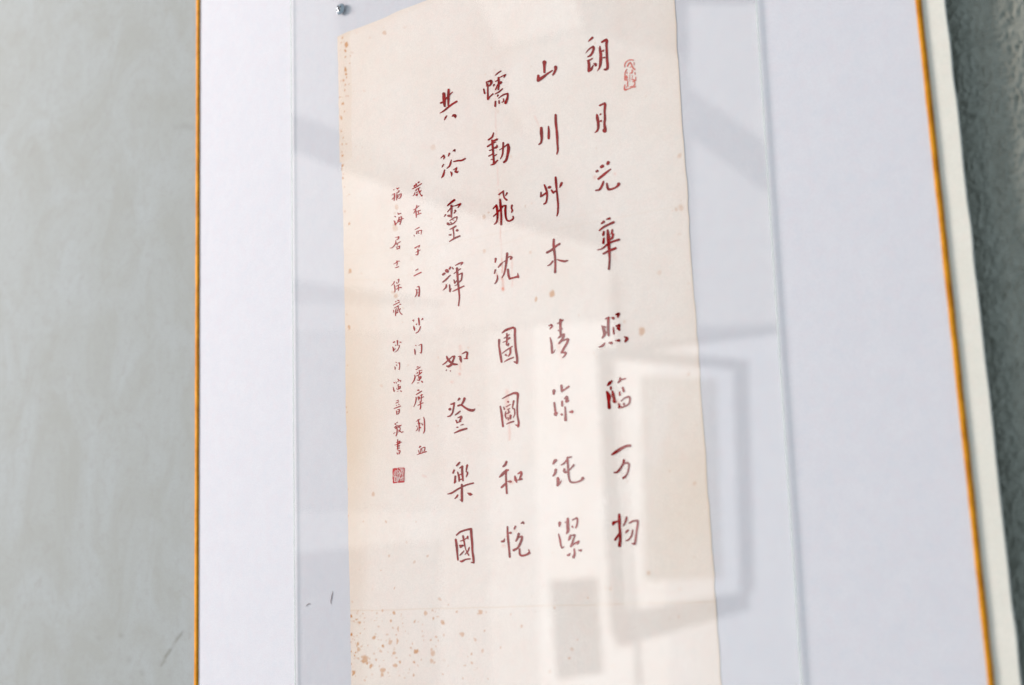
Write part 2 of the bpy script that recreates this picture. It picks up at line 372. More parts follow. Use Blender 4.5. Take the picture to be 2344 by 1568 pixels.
# fold lines and ink seepage
fy = np.interp(px, [800, 1100, 1640], [1398, 1391, 1377]) + 2.5 * (vnoise(X, Z, 0.02, 53) - 0.5)
tan += 0.22 * np.exp(-((py - fy) / 1.5) ** 2)
fy2 = np.interp(px, [780, 1000, 1300, 1600], [585, 563, 500, 430]); tan += 0.10 * np.exp(-((py - fy2) / 1.6) ** 2) * vnoise(X, Z, 0.03, 54)
fy3 = np.interp(px, [900, 1240, 1420, 1560], [640, 530, 497, 470]); tan += 0.07 * np.exp(-((py - fy3) / 1.6) ** 2)
def streak(x0, y0, x1, y1, wd, s, sd):
    a = seg(sx + wx * .6, sy, x0, y0, x1, y1, wd)
    global rust
    rust = np.maximum(rust, s * a * np.clip(0.35 + 1.1 * vnoise(X, Z, 0.006, sd), 0, 1.2))
def zc(x, y, ox=1890, oy=740, sc=3.267): return ox + x / sc, oy + y / sc
streak(*zc(345, 60), *zc(352, 250), 3, .35, 61); streak(*zc(368, 500), *zc(372, 680), 3, .28, 62); streak(*zc(372, 680), *zc(380, 960), 4, .14, 63)
streak(*zc(385, 960), *zc(395, 1140), 4, .4, 64); streak(*zc(395, 1200), *zc(408, 1330), 5, .7, 65); streak(*zc(400, 1352), *zc(402, 1366), 6, .9, 66)
streak(*zc(515, 880), *zc(520, 1320), 4, .22, 67); streak(*zc(310, 1150), *zc(320, 1180), 4, .35, 68); streak(*zc(358, 260), *zc(360, 500), 5, .4, 69)
streak(*zc(285, 60, oy=260), *zc(300, 600, oy=260), 4, .16, 70); streak(*zc(300, 600, oy=260), *zc(335, 1560, oy=260), 3.5, .14, 71); streak(*zc(295, 300, oy=260), *zc(298, 440, oy=260), 3, .3, 72)
streak(*zc(345, 930, 1920, 1280), *zc(372, 1320, 1920, 1280), 9, .28, 73); streak(*zc(385, 1350, 1920, 1280), *zc(390, 1560, 1920, 1280), 5, .3, 74)
streak(*zc(395, 415, 1920, 1800), *zc(420, 422, 1920, 1800), 7, .55, 75); streak(*zc(300, 1250, 1920, 1800), *zc(318, 1255, 1920, 1800), 6, .3, 76); streak(*zc(455, 1050, 1920, 1800), *zc(465, 1055, 1920, 1800), 7, .3, 77)
streak(*zc(435, 1350, 1740, 1800), *zc(442, 1375, 1740, 1800), 4, .5, 78); streak(*zc(430, 80, 1710, 1360), *zc(432, 380, 1710, 1360), 5, .2, 79); streak(*zc(422, 440, 1710, 1360), *zc(424, 446, 1710, 1360), 5, .35, 80); streak(*zc(320, 548, 1710, 1360), *zc(335, 545, 1710, 1360), 6, .3, 81)
streak(*zc(325, 290, 2280, 620), *zc(327, 300, 2280, 620), 7, .3, 82); streak(*zc(582, 244, 2280, 620), *zc(584, 248, 2280, 620), 6, .28, 83); streak(*zc(580, 1300, 2280, 620), *zc(585, 1340, 2280, 620), 7, .16, 84)
streak(*zc(160, 800, 2090, 220), *zc(220, 940, 2090, 220), 4, .14, 85); streak(*zc(450, 1270, 2330, 1220), *zc(470, 1285, 2330, 1220), 6, .35, 86); streak(*zc(270, 450, 2150, 1240), *zc(290, 540, 2150, 1240), 9, .2, 87); streak(*zc(300, 590, 2150, 1240), *zc(320, 640, 2150, 1240), 7, .15, 88)
streak(*zc(800, 1265, 1545, 1670, 5.444), *zc(860, 1285, 1545, 1670, 5.444), 5, .3, 89)
rust += 0.035 * np.clip(vnoise(X, Z, 0.03, 55) - 0.35, 0, 1) + 0.02 * np.clip(1 - np.abs(px - 1060) / 180, 0, 1)
Yp = YP - 0.00016 * (vnoise(X, Z, 0.09, 56) - 0.5) + 0.0
sheet = grid('calligraphy_sheet', X, Yp, Z, M_paper, scroll, {'tan': tan, 'fox': fox, 'rust': rust})

# ------------------------------------------------------------------ brush writing
YI = YP - 0.00016
def smooth_line(p):
    p = np.array(p, float)
    if len(p) == 1: p = np.stack([p[0], p[0] + [1, -0.5, 0]])
    if len(p) == 2: t = np.linspace(0, 1, 6)[:, None]; return p[0] * (1 - t) + p[1] * t
    o = []
    q = np.vstack([2 * p[0] - p[1], p, 2 * p[-1] - p[-2]])
    for i in range(1, len(q) - 2):
        a, b_, c_, d_ = q[i - 1:i + 3]
        if np.hypot(*(b_ - a)[:2]) > 3 * np.hypot(*(c_ - b_)[:2]): a = b_ - (c_ - b_)
        if np.hypot(*(d_ - c_)[:2]) > 3 * np.hypot(*(c_ - b_)[:2]): d_ = c_ + (c_ - b_)
        v1, v2 = c_ - b_, (b_ - a)
        sharp = (v1[:2] @ v2[:2]) < 0.1 * np.hypot(*v1[:2]) * np.hypot(*v2[:2])
        m1 = v1 * 0.6 if sharp else (c_ - a) / 2
        v3 = d_ - c_
        sharp2 = (v1[:2] @ v3[:2]) < 0.1 * np.hypot(*v1[:2]) * np.hypot(*v3[:2])
        m2 = v1 * 0.6 if sharp2 else (d_ - b_) / 2
        for t in np.linspace(0, 1, 8)[:-1]:
            o.append((2 * t**3 - 3 * t**2 + 1) * b_ + (t**3 - 2 * t**2 + t) * m1 + (-2 * t**3 + 3 * t**2) * c_ + (t**3 - t**2) * m2)
    o.append(p[-1]); return np.array(o)

_layer = [0]
def strokes_mesh(text, ox, oy, sc, wk=1.0, yi=YI, acc=None):
    """brush strokes 'x,y,w x,y,w; ...' in picture units laid on the sheet's plane -> verts, faces"""
    V, Fc = acc if acc else ([], [])
    for st in text.split(';'):
        pts = [tuple(map(float, q.split(','))) for q in st.split()]
        if not pts: continue
        L = smooth_line(pts)
        _layer[0] += 1; yy = yi - 0.000002 * (_layer[0] % 40)
        ln = len(L); jit = 1 + 0.10 * (rng.random(ln) - 0.5)
        ring = []
        def put(x, y):
            p = hit((ox + x / sc) / 1.7474, (oy + y / sc) / 1.7474, yy); V.append(p); return len(V) - 1
        tg = np.gradient(L[:, :2], axis=0); tg /= np.maximum(np.hypot(tg[:, 0], tg[:, 1])[:, None], 1e-6)
        lft, rgt = [], []
        for i in range(ln):
            r = max(L[i, 2], 3) / 2 * wk * jit[i]; nx_, ny_ = -tg[i, 1], tg[i, 0]
            lft.append(put(L[i, 0] + nx_ * r, L[i, 1] + ny_ * r)); rgt.append(put(L[i, 0] - nx_ * r, L[i, 1] - ny_ * r))
        for i in range(ln - 1): Fc.append((lft[i], lft[i + 1], rgt[i + 1], rgt[i]))
        for i, s in ((0, -1), (ln - 1, 1)):                                  # round ends
            r = max(L[i, 2], 3) / 2 * wk; a0 = math.atan2(tg[i, 1], tg[i, 0])
            fan = [put(L[i, 0] + s * math.cos(a0 + th) * r, L[i, 1] + s * math.sin(a0 + th) * r) for th in np.linspace(-math.pi / 2, math.pi / 2, 7)]
            Fc.append(tuple(fan))
    return V, Fc

def character(text, ox, oy, sc, m=M_ink, wk=1.0, label=None):
    V, Fc = strokes_mesh(text, ox, oy, sc, wk)
    o = obj('character', V, Fc, m, sheet)
    if label: o['label'] = label
    return o

BIG = [
 # column one, from the top
 (2280, 120, 4.357, "318,200,10 350,168,26 388,135,34;272,402,8 330,335,22 405,285,28 412,320,36 385,400,34 350,445,30 308,465,18;300,535,16 350,520,24 390,495,18;320,535,36 330,620,44 325,715,40;325,715,36 370,680,40 405,610,12;405,585,8 440,590,36 445,612,40;520,280,16 522,340,38 535,440,44 530,570,42 515,650,30 475,715,10;555,210,30 590,190,36 630,170,40;632,170,40 640,190,42 635,260,36 640,400,38 645,520,38 655,630,40 640,680,40 600,690,28;545,375,14 575,362,28 592,350,14;555,490,14 600,478,26"),
 (2280, 380, 4.357, "468,345,30 475,400,46 490,480,44 492,560,40 475,620,30 435,655,16;520,182,30 565,160,28 605,145,34;605,145,34 612,170,40 602,280,34 608,400,38 600,500,36 610,580,48 602,620,66;520,345,16 535,333,26;515,460,12 540,452,32"),
 (2280, 620, 3.267, "345,215,24 358,208,28;408,156,32 425,145,36;490,115,32 500,98,36;370,312,24 430,265,28 490,215,22 528,187,16;435,348,20 420,395,26 385,450,24 335,463,16;480,372,20 490,425,28 510,450,26 580,432,20 625,400,26 635,380,38"),
 (2280, 620, 3.267, "410,895,18 440,872,28;478,840,16 515,830,28;383,985,16 440,940,22 510,905,24 568,878,28;440,1005,24 432,1045,26;440,1090,22 434,1150,26;490,985,24 500,1080,40 505,1180,34 512,1280,28 515,1380,22 507,1490,24;550,980,20 545,1030,24;565,1035,20 550,1080,26 530,1105,14;358,1240,10 420,1222,18 490,1165,22 560,1130,22 640,1105,26;435,1290,22 510,1252,26 595,1218,26"),
 (2330, 1220, 3.267, "250,275,14 300,290,20;262,285,24 285,350,40 285,385,34 258,430,18;298,182,14 340,165,26;340,165,26 335,230,28 335,320,30 340,395,26;285,365,14 325,355,14;385,165,18 400,172,32;435,125,18 470,115,36 460,155,20;402,298,20 408,375,20;440,275,18 480,262,30;478,265,30 468,300,40 480,322,26;215,550,10 260,533,24 290,500,16;345,495,16 375,496,34;432,465,14 475,464,32;550,415,16 580,440,36 558,475,24"),
 (2330, 1220, 3.267, "318,1135,24 340,1190,46 342,1270,34 348,1340,38;325,1050,16 355,1020,36 382,993,20;370,1075,24 368,1105,16;390,1125,18 400,1180,40 410,1215,30 418,1260,42;465,1015,16 490,985,30 490,955,22;490,975,16 530,970,16 560,962,16;485,1140,20 487,1175,24;525,1080,24 538,1125,28;505,1255,12 550,1215,16 600,1200,24 620,1220,22 605,1290,20 540,1330,18 475,1340,26;475,1300,30 490,1335,30;540,1290,24 542,1300,24"),
 (2330, 1720, 3.267, "385,320,20 440,285,36 500,245,34 570,210,28 622,205,30;540,395,28 530,440,24 485,515,26 450,550,22 415,555,18;540,440,16 590,430,22 608,460,20 590,550,18 565,600,20 535,625,28"),
 (2330, 1720, 3.267, "478,1105,26 482,1180,34 482,1260,28 490,1340,30 492,1430,30 483,1510,38;395,1240,16 405,1215,40 420,1205,26 480,1185,16;425,1435,24 455,1390,24 490,1335,16;575,1145,26 560,1200,22 530,1250,14;615,1215,20 660,1190,20 720,1185,26;720,1185,26 722,1220,26 705,1330,22 695,1420,24 685,1490,26 650,1485,16;565,1340,20 595,1310,22;655,1310,18 640,1380,20 600,1435,16 570,1445,16"),
 # column two
 (2090, 220, 3.267, "285,95,44 284,150,28 285,225,24;205,272,28 205,325,36;203,332,34 265,290,32 330,240,20 388,203,14;432,158,36 430,190,28 412,235,24 395,260,16"),
 (2090, 220, 3.267, "244,955,30 246,1020,36 250,1090,28 240,1145,22 212,1170,14;338,935,16 342,1000,26 341,1088,26;432,785,26 434,880,30 442,960,26 452,1060,28 455,1150,24 460,1240,22 448,1295,14"),
 (2090, 660, 3.267, "285,262,20 305,310,24 318,360,22 318,430,20 305,490,20 278,510,16;240,355,14 240,400,22;235,415,16 280,385,20 315,355,14;345,293,30 358,288,28;432,165,26 438,240,28 445,320,22 456,420,24 464,520,22 460,620,20 448,665,12;378,328,18 400,360,26;400,362,24 438,335,16;485,292,12 500,262,26 512,235,26"),
 (2090, 660, 3.267, "408,975,26 406,1050,28 415,1130,28 425,1220,24 428,1310,22 424,1400,28;318,1145,24 380,1110,26 430,1065,24 485,1030,22;452,1235,12 500,1250,22 550,1258,24 590,1248,14;325,1318,8 360,1300,18 395,1258,20"),
 (2150, 1240, 3.267, "150,205,16 180,195,24 188,215,22 160,248,12;165,362,14 182,440,26 190,560,24;190,560,24 212,550,14 230,520,8;300,130,30 298,200,28 300,280,28 305,340,22;262,175,14 300,160,16 332,130,16;270,270,14 320,245,16;270,365,16 320,330,30 345,320,26;345,325,26 330,370,26 280,435,20;280,438,18 330,400,16 390,378,22;400,385,28 385,430,26 350,490,26 315,555,26;315,555,20 370,555,20;370,560,24 355,595,20 325,625,8"),
 (2150, 1240, 3.267, "215,1055,36 210,1095,24;218,1215,24 228,1290,24 240,1375,22;235,1360,40 255,1345,20;312,990,28 318,1060,28;318,1060,22 360,1035,18 408,1000,22;320,1195,22 322,1250,24;355,1155,16 385,1130,26 388,1145,26;385,1150,34 378,1195,30;378,1198,24 408,1185,16;360,1270,18 365,1360,22 366,1435,32;315,1365,26 318,1366,26;415,1333,12 450,1330,36"),
 (2150, 1780, 3.267, "205,245,20 230,205,36 240,200,30;238,325,30 230,365,28 205,402,20;265,435,32 268,490,34 262,525,30;265,525,24 290,500,18 315,460,6;308,262,12 350,235,20 385,190,18;395,165,20 440,155,16;390,165,24 395,250,22 402,350,24 412,440,22 440,485,22 510,485,18 580,455,22 590,435,36;350,315,24 350,345,30 375,355,24 400,340,16 440,300,16 472,262,24"),
 (2150, 1780, 3.267, "290,1020,36 285,1060,20;275,1165,14 292,1230,22 305,1310,20 320,1345,22 345,1330,12;360,1010,12 400,1005,18;395,965,30 395,1060,36 398,1120,34 380,1155,18;455,980,14 510,955,22;515,955,22 522,970,20 515,1040,20 500,1080,18;455,1065,22 460,1080,14;430,1180,20 420,1215,32 405,1245,14;430,1185,16 485,1175,20;488,1180,22 460,1260,22 435,1325,22;435,1325,20 480,1290,20 540,1255,18;530,1270,34 520,1290,20;478,1360,18 485,1420,24 470,1465,32;390,1440,18 410,1435,28 430,1415,8;535,1375,12 565,1378,30"),
 # column three
 (1890, 260, 3.267, "180,220,12 185,260,14;180,225,14 240,205,28 245,230,28 220,270,16 180,275,10;200,245,14 198,340,18 200,440,24;200,448,20 230,410,14 265,378,16;145,315,16 158,370,20;295,135,8 330,105,14 370,77,12;338,168,24 342,240,24 335,320,18;345,165,8 400,140,14 430,125,16;430,128,16 410,160,12;300,215,12 335,195,14;372,225,26 365,245,14;270,275,10 280,258,20;325,255,12 300,322,14;295,378,10 345,350,16 390,310,12;330,395,20 325,410,10;335,435,8 400,390,16 460,372,18;460,375,18 455,430,24 430,495,30;400,440,10 405,470,14 380,490,8;345,465,14 347,500,18;298,475,16 295,535,22"),
 (1890, 260, 3.267, "273,888,14 255,940,20 208,978,18;320,970,22 265,995,18;195,1065,18 240,1035,16 300,1005,12;255,985,22 262,1060,24 268,1150,22 275,1230,22 278,1290,24;222,1118,12 265,1098,14 315,1065,18;318,1050,16 322,1070,16 302,1090,10;212,1190,14 260,1165,14;270,1200,12 310,1170,14;240,1238,10 275,1225,14;238,1308,10 280,1290,24 325,1245,16;400,1018,22 398,1090,20 390,1170,18 365,1225,12;352,1108,10 400,1080,14 460,1035,18;465,1038,24 470,1090,36 460,1160,30 440,1240,26 410,1270,24"),
 (1890, 740, 3.267, "345,125,18 380,95,16 405,75,14;405,75,14 402,110,18 415,165,18 445,195,22;450,105,20 430,140,10;360,190,22 365,260,28 372,340,22 376,440,22 374,515,24;268,310,12 310,265,22;312,265,22 318,300,26 325,380,24 322,450,22 310,490,20 285,512,14;275,408,14 320,365,18 370,310,16 400,275,20 435,270,20;435,270,20 428,330,26 435,420,22 455,465,20 495,465,20 530,440,20 528,410,16;515,265,20 508,300,18 525,335,14;520,335,22 508,358,12"),
 (1890, 740, 3.267, "302,965,26 295,1010,14;298,1110,20 285,1155,14;325,1180,12 325,1225,20 310,1265,18 288,1292,8;335,1075,12 365,1040,22 385,1018,14;395,1010,8 450,980,14;452,895,26 445,980,26 430,1080,22 412,1160,18 385,1210,10;455,950,12 490,935,16 515,945,20 500,965,24;462,1105,24 470,1180,26 485,1225,24;485,1225,22 540,1210,20 595,1195,26;598,1205,22 590,1155,10"),
 (1920, 1280, 3.267, "290,168,14 340,130,26 430,98,24;430,98,24 455,120,26 455,200,26 462,330,26 472,420,26 485,500,26 480,560,28;480,560,24 445,545,14;250,262,26 248,340,20 262,430,26 280,545,24;350,180,18 352,240,22 345,325,16;315,238,12 345,220,14 380,190,12;385,235,24 365,255,10;300,290,10 345,275,12;375,305,14 365,335,16;345,325,12 375,320,12;290,435,10 350,390,14 420,345,14;395,370,22 395,430,22 370,475,12;335,455,22 350,465,16;320,545,10 370,515,18 435,490,16"),
 (1920, 1280, 3.267, "290,1028,10 360,990,18 440,955,24;440,955,24 490,965,32 490,1050,22 485,1150,20 490,1250,20 505,1340,24 498,1390,26;498,1385,22 465,1370,12;265,1130,18 282,1230,26 290,1310,24 300,1390,22;368,1068,22 370,1072,18;340,1135,10 395,1105,12;310,1140,14 318,1165,18;440,1060,22 430,1110,18 425,1150,14 450,1165,20;450,1175,16 455,1225,16 435,1275,10;335,1200,14 330,1250,18 345,1290,12;360,1170,10 390,1155,10;375,1180,12 372,1215,16;345,1225,10 390,1200,12;400,1250,26 395,1285,24;365,1275,14 372,1305,14;345,1360,10 390,1340,18 440,1325,16"),
 (1920, 1800, 3.267, "345,155,26 330,190,28 302,215,20;255,352,16 290,320,32 335,275,26 365,262,22;342,262,22 338,340,22 342,430,22 345,500,22 350,565,22;365,410,12 400,412,26;280,490,20 310,460,24 340,425,12;455,345,20 465,385,32 478,420,16;495,310,14 535,290,28;538,292,26 540,320,26 515,385,18;490,395,10 545,380,22"),
 (1920, 1800, 3.267, "358,1005,20 360,1090,22 368,1180,26 378,1280,22 388,1395,24;375,1085,14 400,1082,26;285,1195,24 310,1190,24 320,1160,12;462,1000,22 448,1030,18;535,958,12 562,945,26 570,960,18;505,1095,26 490,1150,26 468,1190,16;500,1140,16 545,1130,22;548,1132,22 545,1165,26 520,1230,26 490,1280,22 440,1308,28;515,1295,20 520,1360,24 545,1380,24 600,1370,22 645,1345,26;645,1345,22 635,1300,10"),
 # column four
 (1710, 340, 3.267, "212,115,36 216,190,38 222,275,24;275,62,26 272,150,30 270,265,18;172,235,20 215,215,18 250,165,14 290,125,14 325,92,10;162,368,8 210,340,18 270,290,22 330,245,22 382,215,20;220,455,10 235,425,20 250,402,12;318,410,8 340,398,30 360,405,36 362,430,10"),
 (1710, 340, 3.267, "172,955,8 210,920,18;212,920,18 218,945,20 208,970,8;188,1075,8 200,1052,16 212,1035,10;178,1215,6 205,1178,24 222,1110,14;272,930,12 285,895,20;330,865,8 355,848,22 358,872,8;310,978,10 300,1020,20 285,1060,18 252,1088,10;342,1000,14 400,988,20 445,985,20 490,962,18;300,1135,12 314,1155,22 312,1190,10;340,1108,10 380,1082,14;380,1082,16 370,1120,18;365,1130,26 385,1140,22 400,1125,10"),
 (1710, 780, 3.267, "258,140,14 310,95,24 350,65,24;308,150,8 360,140,12 430,115,20;430,120,20 395,165,10;312,140,26 312,210,22 310,290,16;300,175,14 260,220,10;360,200,18 365,210,20 345,238,12;218,280,10 235,258,16;268,272,22 282,272,30;290,335,8 340,300,14 385,285,14;385,290,14 380,320,12;310,320,8 345,330,8;265,375,30 275,380,28;275,390,14 330,375,14 375,335,12;300,355,12 310,365,14;292,448,8 330,430,18 370,405,16;330,430,16 340,490,14 342,555,12;385,462,28 390,460,26;282,522,14 300,520,18 308,512,10;285,608,10 345,570,18 420,535,18"),
 (1710, 780, 3.267, "200,1040,22 220,1025,24;250,990,40 258,995,36;285,965,18 298,945,20;325,950,14 333,965,14;200,1138,14 245,1100,18 295,1048,12;245,1170,14 240,1205,18 200,1245,6;288,1175,16 292,1260,20;292,1260,18 310,1220,6;365,920,10 410,895,16 455,880,16;458,885,18 435,915,10;385,960,28 390,1040,24 398,1140,24 408,1240,20 416,1340,18 405,1445,16;345,1025,10 380,1000,12 428,965,14;385,1050,10 450,1020,16;452,1022,18 450,1050,18 440,1110,18 410,1140,14;345,1110,12 355,1150,18;360,1145,12 380,1120,12;358,1185,8 400,1165,12;332,1258,10 400,1225,18 475,1190,14"),
 (1710, 1360, 3.267, "250,215,16 265,250,26 300,290,24 340,315,26 385,318,18;320,215,12 350,215,24;350,215,24 340,250,20 310,320,26;310,322,28 275,345,26 252,340,16;195,325,8 230,300,14 290,245,14 330,210,10;430,220,22 432,250,28 440,285,16;405,215,10 430,215,14;452,180,10 500,155,18;505,155,18 520,165,22 510,225,20;475,245,10 520,240,18;240,400,8 250,390,10;297,402,12 300,406,12"),
 (1710, 1360, 3.267, "300,840,12 345,830,26;350,820,16 340,880,18 325,950,18 295,990,16 265,1000,14;290,905,30 295,903,28;400,785,16 415,768,26;482,765,28 470,800,24 440,850,18;398,860,20 440,850,20 500,890,22 550,915,30 595,918,28 620,900,10;360,980,10 395,955,18 425,930,14;372,1050,16 385,1080,18;395,1015,10 440,1000,22;440,1000,22 438,1020,24 415,1065,16;385,1080,10 435,1062,12;378,1142,10 395,1140,14;435,1112,10 465,1103,12;348,1215,10 430,1180,22 510,1157,20"),
 (1740, 1800, 3.267, "280,205,16 305,180,24 322,158,12;322,235,12 355,215,24;355,215,24 355,290,26 365,400,18;295,290,16 312,350,22 315,405,18;315,330,10 340,315,14;320,390,10 350,380,14;235,300,20 248,265,22;265,345,22 258,420,22;255,425,22 275,405,10;420,200,24 410,250,18 405,280,10;405,280,12 425,300,20 408,350,12;165,575,10 220,560,20 300,510,18 400,460,18 500,432,18;350,455,24 350,560,26 352,665,26;350,665,14 325,650,8;258,635,10 280,615,18 295,590,18;425,562,10 460,578,34 480,580,16"),
 (1740, 1800, 3.267, "280,1112,16 330,1070,20 400,1045,20 470,1030,24;470,1035,30 475,1120,28 485,1220,26 488,1320,24 500,1400,26 505,1470,22;505,1470,20 475,1470,14;270,1170,22 282,1250,28 290,1350,22 298,1435,18;365,1125,22 380,1200,18 395,1280,12 420,1340,12 440,1375,14;330,1190,10 375,1175,14 420,1145,12;425,1130,20 430,1160,14;325,1245,18 335,1265,28;330,1245,10 370,1245,18 345,1265,14;325,1375,12 350,1350,16 378,1318,10;445,1275,16 430,1320,16 390,1365,8;325,1450,10 350,1455,24 400,1430,16 458,1422,16"),
]
S1, S2, S3, S4, S5 = (1545, 710, 5.444), (1545, 960, 5.444), (1545, 1210, 5.444), (1545, 1440, 5.444), (1545, 1670, 5.444)
